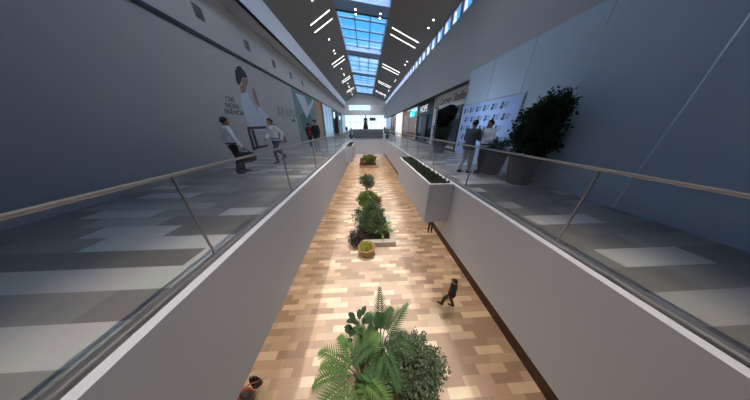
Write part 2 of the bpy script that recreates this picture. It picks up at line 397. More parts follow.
# ------------------------------------------------------------ plants on the lower floor, first island
# (fronds: azimuth, elevation, length, droop)
def fans(n, a0, a1, e0, e1, L, dr): return [(a0+(a1-a0)*(i+.5)/n+rnd.uniform(-.15, .15), rnd.uniform(e0, e1), L*rnd.uniform(.85, 1.1), dr*rnd.uniform(.8, 1.2)) for i in range(n)]
palm('potted_palm', 'bright green feathery palm in the cluster closest to the viewer, arching over pale tiles', -.25, 1.72, 0,
     [(PI*.86, .55, 1.25, .75), (PI*1.02, .35, 1.15, .8), (PI*1.16, .5, 1.1, .8), (PI*.72, .85, .95, .8), (PI*.5, 1.1, .9, .7), (PI*.95, .95, 1.0, .9), (PI*1.3, .7, 1.1, .8), (PI*1.5, .8, 1.0, .8), (PI*.3, 1.0, .8, .8), (PI*1.75, .9, .9, .8)], M_leafs['palm'], (.28, .5, M_terra), 1.05, .34, .05, 16)
palm('potted_palm', 'taller blue-green palm with two upright fronds rising above the front plant cluster', .28, 2.28, 0,
     [(PI*.50, 1.25, 1.35, .2), (PI*.2, .95, 1.15, .4), (PI*.9, .9, .8, .7), (PI*1.2, .8, .8, .8), (PI*1.6, .8, .95, .8), (PI*1.85, .7, .85, .8), (PI*.02, .8, .7, .7), (PI*.35, .75, .8, .7), (PI*.65, .7, .75, .7), (PI*.48, .5, .6, .7), (PI*1.4, .6, .9, .8)], M_leafs['palm2'], (.28, .5, M_terra), 1.25, .29, .042, 19)
bush('potted_shrub', 'rounded grey-green shrub of fine leaves in a terracotta pot beside the palms', .85, 1.72, 0, 1.9,
     [(.12, .15, 1.55, .55, .52, .5), (.5, .12, 1.35, .42, .42, .42), (.35, -.25, 1.15, .4, .4, .4), (-.15, .35, 1.8, .35, .3, .28), (.45, .4, 1.5, .36, .34, .3), (.8, .15, 1.3, .28, .32, .32)], 6500, .08, .05, M_leafs['bush'], (.30, .55, M_terra), spread=.6)
broad('rubber_plant', 'dark broad-leaved plant peeking out behind the bright green feathery palm', -.30, 2.55, 0, 26, 1.9, .30, .15, M_leafs['dark'], (.25, .45, M_potgrey))
broad('leafy_plant', 'light green plant with upright oblong leaves in the middle of the front cluster', .12, 1.45, 0, 46, 1.35, .46, .075, M_leafs['broad'], (.25, .45, M_terra))
# red leaved plant near the near corner of the west side
p = on_z(236, 391, .9)
palm('cordyline', 'thin red-leaved plant sticking out from under the walkway edge beside a black bag', p.x-.02, p.y, 0, [], M_leafs['red'])
r = C.objects[-1] if False else [o for o in C.objects if o.name.startswith('cordyline')][0]
mb = MB(); st = MB(); st.tube([(0, 0, .3), (.02, 0, .6), (0, 0, .85)], [.03, .025, .02], 7)
for i in range(15):
    a = i*2.4; e = rnd.uniform(.1, 1.1); d = Vector((math.cos(a)*math.cos(e), math.sin(a)*math.cos(e), math.sin(e))); leaf(mb, (0, 0, .8), d, (0, 0, 1), rnd.uniform(.5, .8), .035, .15, .2)
mb.build('foliage', M_leafs['red'], r); st.build('stem', M_stem, r)
MB().lathe([(.15, 0), (.2, .3), (.22, .31), (.22, .34), (.19, .34), (.18, .3)]).build('pot', M_potgrey, r, True)
p = on_z(258, 385, 0)
r = thing('handbag', 'small upright black bag standing alone on the tiles near the red-leaved plant', 'bag', (p.x, p.y, 0), .2)
MB().loft([(0, 0, 0), (0, 0, .03), (0, 0, .3), (0, 0, .46), (0, 0, .48)], [(.11, .06), (.13, .075), (.13, .07), (.10, .045), (.06, .02)], (1, 0, 0), 16).build('body', M_black, r, True)
MB().tube([(-.07, 0, .45), (-.06, 0, .56), (0, 0, .60), (.06, 0, .56), (.07, 0, .45)], .008, 8).build('handle', mat('bag_handle', (.06, .06, .06), .4), r, True)
MB().box(-.03, -.082, .17, .03, -.07, .21).build('buckle', mat('buckle', (.6, .6, .6), .3, .9), r)

# middle island
def island(name, label, x0, y0, x1, y1, h=.38, t=.34):
    r = thing(name, label, 'planter', ((x0+x1)/2, (y0+y1)/2, 0)); hx, hy = (x1-x0)/2, (y1-y0)/2
    mb = MB().box(-hx, -hy, 0, hx, -hy+t, h).box(-hx, hy-t, 0, hx, hy, h).box(-hx, -hy+t, 0, -hx+t, hy-t, h).box(hx-t, -hy+t, 0, hx, hy-t, h)
    mb.build('kerb', M_stone, r, bevel=.015); MB().box(-hx+t, -hy+t, 0, hx-t, hy-t, h-.12).build('soil', M_soil, r)
    return r
island('stone_planter', 'low square stone-edged planter in the middle of the lower floor', -1.0, 7.9, 1.75, 11.4)
bush('shrub', 'wide dark green shrub filling the middle stone-edged planter', .15, 9.3, .26, 1.9, [(0, 0, .95, .95, .95, .85), (.3, .5, 1.2, .8, .7, .8), (.75, -.5, .55, .5, .5, .5), (-.6, .3, 1.0, .6, .6, .6), (.1, .2, 1.6, .6, .6, .5)], 6500, .12, .06, mat('island_leaf', (.065, .12, .05), .5, var=.5, scale=3), spread=.9)
broad('leafy_plant', 'arching long-leaved plant leaning out of the corner of the middle planter', .85, 9.0, .26, 14, .7, .8, .16, M_leafs['lime'])
bush('shrub', 'dark purple-green low shrub at the front corner of the middle planter', -.62, 8.3, .26, .9, [(-.15, -.15, .35, .42, .42, .5)], 1300, .1, .07, mat('purple_leaf', (.035, .035, .035), .5, var=.4), spread=.3)
r = bush('potted_plant', 'round ochre pot of yellow-green foliage in front of the middle stone planter', -.12, 7.35, 0, .6, [(0, 0, .56, .36, .36, .06)], 420, .10, .05, M_leafs['yellow'], (.50, .58, M_ochre), z0=0, spread=.2)
bush('shrub', 'bushy shrub with yellowish tips behind the middle stone planter', .05, 12.7, 0, 1.9, [(0, 0, 1.35, .85, .8, .6), (-.5, 0, 1.15, .5, .5, .45)], 3600, .12, .06, M_leafs['lime'], (.4, .55, M_potgrey), spread=.8)
bush('tree', 'slim young tree with small round crown behind the middle planter shrubs', -.05, 14.2, 0, 2.9, [(0, 0, 2.45, .62, .6, .55), (.2, .1, 2.0, .45, .4, .35)], 2200, .12, .06, M_leafs['bush'], (.36, .5, M_potgrey), spread=.5, cat='tree')
r = bush('potted_plant', 'white pot of red-brown foliage next to the slim young tree', .95, 13.2, 0, .9, [(0, 0, .92, .36, .36, .22)], 500, .12, .08, mat('rust_leaf', (.28, .06, .03), .5, var=.5), (.32, .75, M_white), spread=.25)
# far island
island('stone_planter', 'distant low stone-edged planter near the far end of the lower floor', -1.3, 29.6, 2.2, 33.5)
bush('shrub', 'broad green plant clump rising from the distant stone planter', .2, 31.3, .26, 1.8, [(0, 0, 1.0, 1.3, 1.2, .8), (.6, .3, 1.4, .9, .8, .5)], 2200, .25, .12, M_leafs['lime'], spread=.9)
bush('shrub', 'rust-brown low shrub at the edge of the distant stone planter', -.85, 30.2, .26, .7, [(0, 0, .45, .45, .45, .4)], 500, .16, .1, mat('rust_leaf', (.28, .06, .03)), spread=.3)
broad('leafy_plant', 'drooping long-leaved plant at the corner of the distant stone planter', 1.5, 31.0, .26, 12, .9, 1.1, .2, M_leafs['broad'])

# trough planters fixed to the fascia
def trough(label, x0, x1, y0, y1, zb):
    cx, cy = (x0+x1)/2, (y0+y1)/2; r = thing('trough_planter', label, 'planter', (cx, cy, zb)); hx, hy = (x1-x0)/2, (y1-y0)/2; t = .07; h = UP+.06-zb
    MB().box(-hx, -hy, 0, hx, -hy+t, h).box(-hx, hy-t, 0, hx, hy, h).box(-hx, -hy+t, 0, -hx+t, hy-t, h).box(hx-t, -hy+t, 0, hx, hy-t, h).box(-hx+t, -hy+t, 0, hx-t, hy-t, .1).build('trough', M_fascia, r)
    MB().box(-hx+t, -hy+t, h-.3, hx-t, hy-t, h-.07).build('soil', M_soil, r)
    mb = MB(); n = int((y1-y0)*(x1-x0)*900)
    for _ in range(n):
        p = Vector((rnd.uniform(-hx+t, hx-t), rnd.uniform(-hy+t, hy-t), h-.07+rnd.uniform(0, .08)))
        leaf(mb, p, rdir(.0), rdir(), rnd.uniform(.05, .09), .04)
    mb.build('ground_cover', M_leafs['hedge'], r)
trough('long pale trough of green ground cover jutting into the opening near the photo shoot', 1.72, XR-.105, 4.05, 8.4, UP-1.17)
trough('small pale trough jutting into the opening on the poster side', XL+.105, -1.18, 13.5, 17.6, UP-1.17)

# potted plants upstairs
bush('potted_plant', 'rounded low shrub in a tapered grey pot standing before the logo banner', 4.38, 5.35, UP, .95, [(0, 0, .90, .36, .36, .2)], 1500, .05, .03, M_leafs['dark'], (.38, .78, M_potgrey), spread=.25)
bush('potted_plant', 'tall dark leafy shrub in a grey pot at the end of the logo banner', 4.42, 4.25, UP, 2.1, [(0, 0, 1.35, .45, .42, .7), (.1, -.1, 1.85, .3, .3, .35)], 5500, .09, .05, M_leafs['dark'], (.38, .78, M_potgrey), spread=.3)
bush('potted_plant', 'tall narrow shrub in a grey pot beneath the black softbox by the white hoarding', 4.6, 10.3, UP, 2.2, [(0, 0, 1.4, .42, .42, .75)], 3500, .09, .05, M_leafs['dark'], (.40, .80, M_potgrey), spread=.3)
bush('potted_plant', 'small dark potted shrub at the poster side of the grey kiosk', -2.1, 24.0, UP, 1.2, [(0, 0, .9, .4, .4, .4)], 800, .09, .05, M_leafs['dark'], (.3, .5, M_potgrey), spread=.3)
bush('potted_plant', 'small dark potted shrub at the shop side of the grey kiosk', 2.95, 24.0, UP, 1.2, [(0, 0, .9, .4, .4, .4)], 800, .09, .05, M_leafs['dark'], (.3, .5, M_potgrey), spread=.3)
# ------------------------------------------------------------ poster hoarding on the west side
WX = -XW+.10
M_hoard = mat('hoarding_print', (.42, .40, .395), .6, var=.02)
hd = thing('advertising_hoarding', 'long grey advertising hoarding printed with a seated woman in pale clothes', 'hoarding', (WX, 6.2, UP))
def wl(px, py, off=0):
    p = on_x(px, py, WX); return (off, p.y-6.2, p.z-UP)
ZT = H+2.86-UP
MB().box(-.09, YN-6.2, 0, 0, 15.3-6.2, ZT).build('panel', M_hoard, hd)
LAY = [0]
def art(parent, name, polys, m, base=wl):
    mb = MB()
    for pl in polys:
        LAY[0] += 1; o = .002+LAY[0]*.0015
        mb.prism([(0, *base(*q)[1:]) for q in pl], (o, 0, 0))
    return mb.build(name, m, parent)
skin_p = mat('print_skin', (.30, .19, .15), .6, var=.12); hair_p = mat('print_hair', (.03, .03, .035), .6)
cloth_p = mat('print_cloth', (.50, .54, .62), .6, var=.1, scale=3); shade_p = mat('print_grey', (.20, .21, .24), .6, var=.1)
def ellp(cx, cy, rx, ry, a=0, n=16): return [(cx+rx*math.cos(2*PI*i/n)*math.cos(a)-ry*math.sin(2*PI*i/n)*math.sin(a), cy+rx*math.cos(2*PI*i/n)*math.sin(a)+ry*math.sin(2*PI*i/n)*math.cos(a)) for i in range(n)]
pr = art(hd, 'poster_print', [[(240, 93), (246, 91), (252, 102), (262, 119), (266, 123), (266, 131), (256, 131), (248, 124), (244, 114), (241, 103)]], cloth_p)
art(pr, 'print_neck', [[(240, 86), (246.5, 82), (246, 92), (241.5, 93.5)]], skin_p)
art(pr, 'print_face', [ellp(244.8, 80.5, 3.0, 5.2, -.15)], skin_p)
art(pr, 'print_hair', [[(236, 80), (235, 71), (237, 66.5), (240, 66), (244, 71), (247.5, 77), (245, 77.5), (242, 77), (241, 81), (239.5, 85), (237.5, 84)]], hair_p)
art(pr, 'print_arm', [[(252.5, 88.5), (254, 88), (256, 94), (260, 108), (258.5, 108), (253.5, 96)]], skin_p)
art(pr, 'print_sleeve', [[(257, 106), (261, 107.5), (267, 114), (270, 122), (265, 124), (259, 116)]], cloth_p)
art(pr, 'print_chair', [[(247, 127), (266, 126), (266, 128.5), (250, 129.5), (250.5, 133), (255.5, 150), (253, 150.5), (248.5, 134)],
                        [(251, 130), (253.5, 130), (259, 148), (257, 149)], [(254, 147), (268, 144.5), (268, 146.3), (255, 149.5)]], hair_p)
art(pr, 'print_legs', [[(272, 123), (276, 125), (281, 133), (286, 138), (287.5, 142), (281, 143.5), (276, 138)]], mat('print_tan', (.22, .16, .15), .6, var=.3, scale=5))
M_txt = mat('print_text', (.09, .09, .10), .6)
for t, px, py, s in (('OVE', 226.3, 101.0, .27), ('NOVA', 226.3, 107.3, .27), ('ERIÊNCIA', 225.2, 113.7, .27)):
    p = wl(px, py); lettering(t, s, M_txt, hd, west(.004, p[1], p[2]), depth=.004)
p = wl(277.6, 115); lettering('ARAMA', .95, mat('print_text_pale', (.20, .20, .21), .6), hd, west(.004, p[1], p[2]-.1), depth=.004)
p = wl(281, 118.4); MB().box(0, p[1], p[2]-.01, .006, p[1]+1.2, p[2]+.01).box(0, p[1]+1.7, p[2]-.16, .006, p[1]+2.35, p[2]+.02).build('lettering', M_txt, hd)
# second poster
hd2 = thing('advertising_hoarding', 'blue-green poster hoarding with a pale V shape, standing before the brown wooden shopfront', 'hoarding', (WX, 18.35, UP))
MB().box(-.09, -3.03, 0, 0, 3.0, ZT).build('panel', mat('teal_print', (.14, .22, .24), .6, var=.7, scale=1.6), hd2)
def wl2(px, py, off=0):
    p = on_x(px, py, WX); return (off, max(-3.0, min(3.0, p.y-18.35)), max(.02, min(ZT-.02, p.z-UP)))
art(hd2, 'poster_print', [[(295, 93), (304, 96), (308, 107), (313, 99), (313.3, 103), (309, 113), (307, 118), (302, 108)]], cloth_p, wl2)
art(hd2, 'poster_figure', [[(303, 130), (300, 116), (303, 112), (307, 119), (309.5, 114), (312, 118), (312, 132)]], mat('print_teal_dark', (.05, .12, .12), .6, var=.6, scale=3), wl2)
# wall vents
for i in range(6):
    y = 5.7+2.55*i
    v = thing('air_grille', 'square wall air grille above the posters, ' + ORD[i] + ' from the near end', 'vent', (-XW, y, H+3.72))
    MB().box(0, -.19, -.19, .02, .19, .19).build('frame', mat('grille_frame', (.25, .25, .25), .6), v)
    mb = MB()
    for j in range(5): mb.box(.02, -.15, -.16+.07*j, .03, .15, -.125+.07*j)
    mb.build('grille', M_dark, v)

# ------------------------------------------------------------ shopfronts
M_lit = mat('lit_backwall_cool', (.6, .7, .85), .6, emit=.55, ecol=(.55, .75, 1), var=.3, scale=1.2)
M_litw = mat('lit_backwall_warm', (.5, .25, .12), .6, emit=1.0, ecol=(1, .55, .28), var=.5, scale=1.5)
M_navy = mat('navy_panel', (.012, .016, .03), .4)
def shop(name, label, side, y0, y1, ztop, frame_m, back_m, door=None, depth=1.2, n=3, fw=.12):
    x = -XW+.02 if side < 0 else XW-.02; r = thing(name, label, 'shopfront', (x, (y0+y1)/2, UP)); h = (y1-y0)/2; s = side
    def bx(mb, a, y_0, z0, b, y_1, z1): return mb.box(min(a*s, b*s), y_0, z0, max(a*s, b*s), y_1, z1)
    mb = MB(); bx(mb, -.12, -h, 0, .02, -h+fw, ztop); bx(mb, -.12, h-fw, 0, .02, h, ztop); bx(mb, -.12, -h+fw, ztop-fw, .02, h-fw, ztop); bx(mb, -.12, -h+fw, 0, .02, h-fw, .12)
    mb.build('frame', frame_m, r)
    for i in range(1, n):
        yy = -h+2*h*i/n; bx(MB(), -.10, yy-.03, .12, 0, yy+.03, ztop-fw).build('mullion', frame_m, r)
    bx(MB(), -.04, -h+fw, .12, -.02, h-fw, ztop-fw).build('glass_pane', M_shopglass, r)
    if s > 0: bx(MB(), depth, -h, .0, depth+.05, h, ztop).build('back_wall', back_m, r); mb = MB(); bx(mb, .02, -h, 0, depth, -h+.05, ztop); bx(mb, .02, h-.05, 0, depth, h, ztop); mb.build('side_wall', frame_m, r)
    return r
ZS = H+2.86-UP; ZE = H+2.2-UP
wd = thing('wooden_portal', 'plain orange-brown wooden shop portal after the blue-green poster', 'shopfront', (WX, 23.1, UP))
MB().box(-.09, -1.7, 0, 0, .9, ZS).build('panel', mat('orange_wood', (.36, .17, .08), .5, var=.15, scale=2), wd)
MB().box(-.09, .9, 0, .02, 1.8, ZS).build('column', M_dark, wd)
def wshop(label, y0, y1, m, sign=None):
    r = thing('shopfront', label, 'shopfront', (-XW, (y0+y1)/2, UP)); h = (y1-y0)/2
    MB().box(.0, -h, .0, .03, h, ZS).build('window_display', m, r)
    MB().box(.03, -h, 0, .14, -h+.15, ZS).box(.03, h-.15, 0, .14, h, ZS).box(.03, -h+.15, ZS-.2, .14, h-.15, ZS).box(.03, -h+.15, 0, .14, h-.15, .15).build('frame', M_white if m is M_lit else M_navy, r)
    n = max(1, int(2*h/1.6))
    for i in range(1, n): MB().box(.03, -h+2*h*i/n-.03, .15, .1, -h+2*h*i/n+.03, ZS-.2).build('mullion', M_white, r)
    MB().box(.09, -h+.15, .15, .1, h-.15, ZS-.2).build('glass_pane', M_shopglass, r)
    return r
s1 = wshop('pale lit glass shopfront next to the dark column of the wooden portal', 25.0, 31.0, M_lit)
s2 = wshop('dark shopfront with a white ring emblem above its doorway', 31.0, 36.2, M_navy)
mb = MB(); nn = 28
vs = []
for rr in (.32, .52):
    for xx in (0, .03):
        for i in range(nn): a = 2*PI*i/nn; vs.append((xx, rr*math.cos(a), rr*math.sin(a)))
fs = []
for i in range(nn):
    j = (i+1) % nn; fs += [(i, j, nn*2+j, nn*2+i), (nn+i, nn*3+i, nn*3+j, nn+j), (i, nn+i, nn+j, j), (nn*2+i, nn*2+j, nn*3+j, nn*3+i)]
mb.add([(v[0]+.15, v[1]-.6, v[2]+3.45) for v in vs], fs).build('emblem', mat('sign_white', (1, 1, 1), .5, emit=1.6, ecol=(.9, .95, 1)), s2)
MB().box(.03, .4, 0, .6, 2.0, ZS-.9).build('door', M_dark, s2)
s3 = wshop('narrow navy shopfront with a tiny white square sign', 36.2, 43.0, M_navy)
MB().box(.14, -.6, 3.0, .17, .3, 3.6).build('sign', mat('sign_white', (1, 1, 1)), s3)
s4 = wshop('last pale lit shopfront on the poster side, closest to the end windows', 43.0, 49.9, M_lit)
# east side
cs = shop('shopfront', 'dark glass shopfront under gold script lettering between white pilaster and white hoarding', 1, 8.9, 14.4, ZE, M_dark, mat('dim_interior', (.10, .13, .13), .6, var=.8, scale=2), n=3)
MB().box(-.16, -2.75, ZE-.95, -.12, 2.75, ZE-.02).build('sign_board', mat('sign_grey', (.84, .86, .88), .5), cs)
lettering('Carmen Steffens', .62, mat('gold_letters', (.22, .14, .05), .5), cs, east(-.165, 2.35, ZE-.68), shear=.35, depth=.006, space=.97, bold=.006)
pl = thing('pilaster', 'slim white pilaster between the dark lettered shopfront and the gold script shopfront', 'column', (XW-.12, 14.65, UP))
MB().box(-.1, -.22, 0, .1, .22, ZE-.05).build('shaft', M_white, pl); MB().box(-.13, -.25, 0, .13, .25, .15).build('base', M_steel, pl)
hp = shop('shopfront', 'black shopfront with white capital letters HOPE on its dark fascia', 1, 14.9, 19.6, ZE, M_navy, mat('dim_interior2', (.05, .055, .07), .6, var=.5), n=3)
MB().box(-.2, -2.35, ZE-1.15, -.12, 2.35, ZE-.02).build('sign_board', M_navy, hp)
lettering('HOPE', .8, mat('sign_white2', (1, 1, 1), .5, emit=.8, ecol=(.9, .96, 1)), hp, east(-.205, 1.35, ZE-.86), depth=.004, space=1.1)
MB().box(-.11, -.6, .12, -.03, .7, ZE-1.2).build('door', M_navy, hp)
ms = shop('shopfront', 'warmly lit shop with a small cyan sign on its pale fascia', 1, 19.8, 27.5, ZE, mat('brown_frame', (.14, .075, .045), .5), M_litw, n=2, depth=2.0)
MB().box(-.22, -2.9, ZE-1.05, -.12, -1.0, ZE-.5).build('sign_board', mat('cyan_sign', (.02, .55, .75), .5, emit=1.5, ecol=(.02, .65, .95)), ms)
lettering('mil', .5, mat('sign_pale', (.7, 1, 1), .5, emit=2, ecol=(.8, 1, 1)), ms, east(-.225, -1.3, ZE-.95), depth=.01)
mb = MB()
for i in range(14): mb.box(1.2+.2*(i % 2), -3.4+.5*i, .9+.55*(i % 4), 1.6, -3.1+.5*i, 1.3+.55*(i % 4))
mb.build('merchandise', mat('goods', (.18, .09, .06), .6, var=.8, scale=6), ms)['kind'] = 'stuff'
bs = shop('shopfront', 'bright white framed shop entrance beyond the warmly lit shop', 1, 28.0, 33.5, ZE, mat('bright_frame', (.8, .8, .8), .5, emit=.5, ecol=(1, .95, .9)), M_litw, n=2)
bs2 = shop('shopfront', 'brown wooden panelled shopfront beyond the bright white framed entrance', 1, 33.8, 40, ZE, M_brown, M_litw, n=2)
bs3 = shop('shopfront', 'pale lit shopfront next to the end windows on the clerestory side', 1, 40.2, 49.8, ZE, M_white, M_lit, n=4)
# white hoarding by the photo shoot
wh = thing('site_hoarding', 'tall plain white panelled hoarding standing behind the logo banner', 'hoarding', (XB-.10, 3.0, UP))
yy = 6.0; i = 0
while yy > -5.0:
    MB().box(0, yy-1.58, 0, .06, yy, H+2.36-UP).build('panel', mat('hoarding_white', (.50, .58, .68), .55, var=.02), wh, bevel=.006); yy -= 1.6
MB().box(.0, 5.95, 0, XW-XB, 6.0, H+2.08-UP).build('return_panel', mat('hoarding_white', (.6, .64, .7)), wh)
# logo banner
BX = 4.93; by0, by1 = 5.55, 8.95; bz0, bz1 = .32, H+.95-UP
bn = thing('backdrop_banner', 'pale blue step-and-repeat banner with rows of small dark emblems, behind two men', 'banner', (BX, (by0+by1)/2, UP)); bh = (by1-by0)/2
MB().box(-.015, -bh, bz0, .0, bh, bz1).build('fabric', mat('banner_cloth', (.40, .52, .80), .7, var=.02), bn)
MB().tube([(.02, -bh, 0), (.02, -bh, bz1+.03)], .018).tube([(.02, bh, 0), (.02, bh, bz1+.03)], .018).tube([(.02, -bh, bz1+.02), (.02, bh, bz1+.02)], .018).box(-.3, -bh-.03, 0, .06, -bh+.03, .03).box(-.3, bh-.03, 0, .06, bh+.03, .03).build('frame', M_steel, bn)
ic = MB(); tx = MB()
for row in range(5):
    for col in range(7):
        yc = bh-.28-(col+(.0 if row % 2 == 0 else .45))*.47; zc = bz1-.24-row*.38
        if yc < -bh+.35: continue
        ic.box(-.019, yc-.02, zc-.10, -.015, yc+.11, zc-.005).box(-.019, yc-.02, zc+.005, -.015, yc+.07, zc+.11)
        for q in range(3): tx.box(-.018, yc-.26+.03*q, zc+.05-.06*q, -.015, yc-.05, zc+.085-.06*q)
ic.build('emblem', mat('emblem_dark', (.02, .045, .07), .6), bn); tx.build('small_print', mat('small_print', (.20, .23, .30), .6), bn)['kind'] = 'stuff'

# ------------------------------------------------------------ photo softbox on stand
p = on_z(430, 164, UP)
sb = thing('studio_softbox', 'black octagonal photo softbox on a tripod stand aimed at the two men', 'softbox', (p.x, p.y, UP), 0)
for k in range(3):
    a = 2*PI*k/3+.4; MB().tube([(0, 0, .55), (math.cos(a)*.42, math.sin(a)*.42, .02)], .013).build('leg', M_steel, sb)
MB().tube([(0, 0, .18), (0, 0, 2.3)], .016).build('pole', M_steel, sb)
MB().tube([(-.12, .0, 2.20), (.14, -.02, 2.06)], .014).build('boom', M_black, sb)
ax = Vector((.80, .22, -.45)).normalized(); c0 = Vector((.12, -.02, 2.06))
MB().loft([c0-ax*.05, c0+ax*.06, c0+ax*.20, c0+ax*.34, c0+ax*.40], [(.07, .07), (.20, .20), (.38, .38), (.46, .46), (.47, .47)], None, 8).build('shade', mat('softbox_cloth', (.005, .005, .006), .95, spec=.1), sb)
MB().loft([c0+ax*.401, c0+ax*.405], [(.44, .44), (.44, .44)], None, 8).build('diffuser', mat('softbox_front', (1, 1, 1), .5, emit=2.5, ecol=(.7, .85, 1)), sb)

# ------------------------------------------------------------ kiosk at the far side of the opening
ks = thing('kiosk', 'long grey panelled kiosk counter beyond the far glass balustrade', 'kiosk', (.3, 26.2, UP))
MB().box(-2.2, -1.2, .08, 2.2, 1.2, 1.15).build('body', mat('kiosk_grey', (.10, .105, .12), .5), ks)
MB().box(-2.1, -1.1, 0, 2.1, 1.1, .08).build('plinth', M_dark, ks)
for i in range(6): MB().box(-2.18+i*.73, -1.22, .1, -1.50+i*.73, -1.2, 1.1).build('front_panel', mat('kiosk_panel', (.14, .145, .165), .5), ks)
MB().box(-2.25, -1.25, 1.15, 2.25, 1.25, 1.2).build('counter_top', mat('kiosk_top', (.16, .17, .2), .3), ks)
sg = thing('hanging_sign', 'small dark brown sign hanging above the kiosk', 'sign', (1.0, 26.3, H+1.05))
MB().box(-.45, -.04, -.2, .45, .04, .2).build('panel', mat('sign_brown', (.05, .04, .03), .5), sg); MB().tube([(-.3, 0, .2), (-.3, 0, 5.6)], .012).tube([(.3, 0, .2), (.3, 0, 5.6)], .012).build('hanger', M_steel, sg)

# ------------------------------------------------------------ ceiling luminaires
def slope_pt(a, b, x): t = (x-a[0])/(b[0]-a[0]); return Vector((x, 0, a[1]+(b[1]-a[1])*t))
def linear(label, side, x0, x1, y):
    a, b = (LA, LB) if side < 0 else (RA, RB); p, q = slope_pt(a, b, x0), slope_pt(a, b, x1); m = (p+q)/2; u = (q-p); L = u.length/2; an = math.atan2(u.z, u.x)
    r = thing('linear_light', label, 'ceiling light', (m.x, y, m.z-.015)); r.rotation_euler = (0, -an, 0)
    MB().box(-L-.03, -.04, -.02, L+.03, .04, .02).build('housing', M_white, r); MB().box(-L, -.022, -.032, L, .022, -.02).build('diffuser', M_led, r)
for k in range(4):
    for j in range(2):
        w_ = ('near', 'far')[j]
        linear('slim ceiling light strip over the posters, %s one of the %s visible pair' % (w_, ORD[k]), -1, -3.75, -2.35, 15.5+7.7*k+.95*j+.0)
        linear('slim ceiling light strip on the clerestory slope, %s one of the %s visible pair' % (w_, ORD[k]), 1, 2.2, 4.35, 16.6+7.7*k+.95*j)
def downlight(label, side, x, y):
    a, b = (LA, LB) if side < 0 else (RA, RB); p = slope_pt(a, b, x); an = math.atan2(b[1]-a[1], b[0]-a[0]) if side < 0 else math.atan2(a[1]-b[1], a[0]-b[0])
    r = thing('ceiling_downlight', label, 'ceiling light', (x, y, p.z-.01)); r.rotation_euler = (0, -an, 0)
    MB().lathe([(.05, -.03), (.07, -.03), (.075, .0), (.05, .01)], n=16).build('rim', M_white, r); MB().lathe([(.048, -.036), (.048, -.03)], n=16).build('lens', M_led2, r)
n_ = 0
for k in range(5):
    for nm, yo in (('near', 10.9), ('middle', 13.1), ('far', 13.8)):
        if yo+7.6*k < 46 and not (k == 0 and yo < 12): downlight('round ceiling spotlight over the posters, %s one of the %s cluster' % (nm, ORD[k]), -1, -3.05, yo+7.6*k)
for k in range(5):
    for nm, yo in (('near', 13.6), ('far', 14.5)):
        if yo+7.0*k < 46: downlight('round ceiling spotlight beside the clerestory, %s one of the %s pair' % (nm, ORD[k]), 1, 4.4, yo+7.0*k)
# ------------------------------------------------------------ people
def mball(mb, vox, smooth_it, mats, name):
    me = mb.mesh('tmp', mats); o = bpy.data.objects.new('tmp', me); C.objects.link(o)
    m = o.modifiers.new('r', 'REMESH'); m.mode = 'VOXEL'; m.voxel_size = vox; m.use_smooth_shade = True
    s = o.modifiers.new('s', 'SMOOTH'); s.iterations = smooth_it; s.factor = .5
    bpy.context.view_layer.update()
    out = bpy.data.meshes.new_from_object(o.evaluated_get(bpy.context.evaluated_depsgraph_get())); out.name = name
    bpy.data.objects.remove(o); return out
def limb(mb, pts, rs, flat=1.0, side=(1, 0, 0)):
    P = [Vector(p) for p in pts]; fine = []; R = []
    for i in range(len(P)-1):
        for j in range(5):
            t = j/5; fine.append(P[i].lerp(P[i+1], t)); R.append(rs[i]*(1-t)+rs[i+1]*t)
    fine.append(P[-1]); R.append(rs[-1])
    mb.loft(fine, [(r, r*flat) for r in R], side, 12)
    for p, r in zip(P, rs): mb.ell(p, (r*.99, r*.99*flat, r*.99), 12, 8)
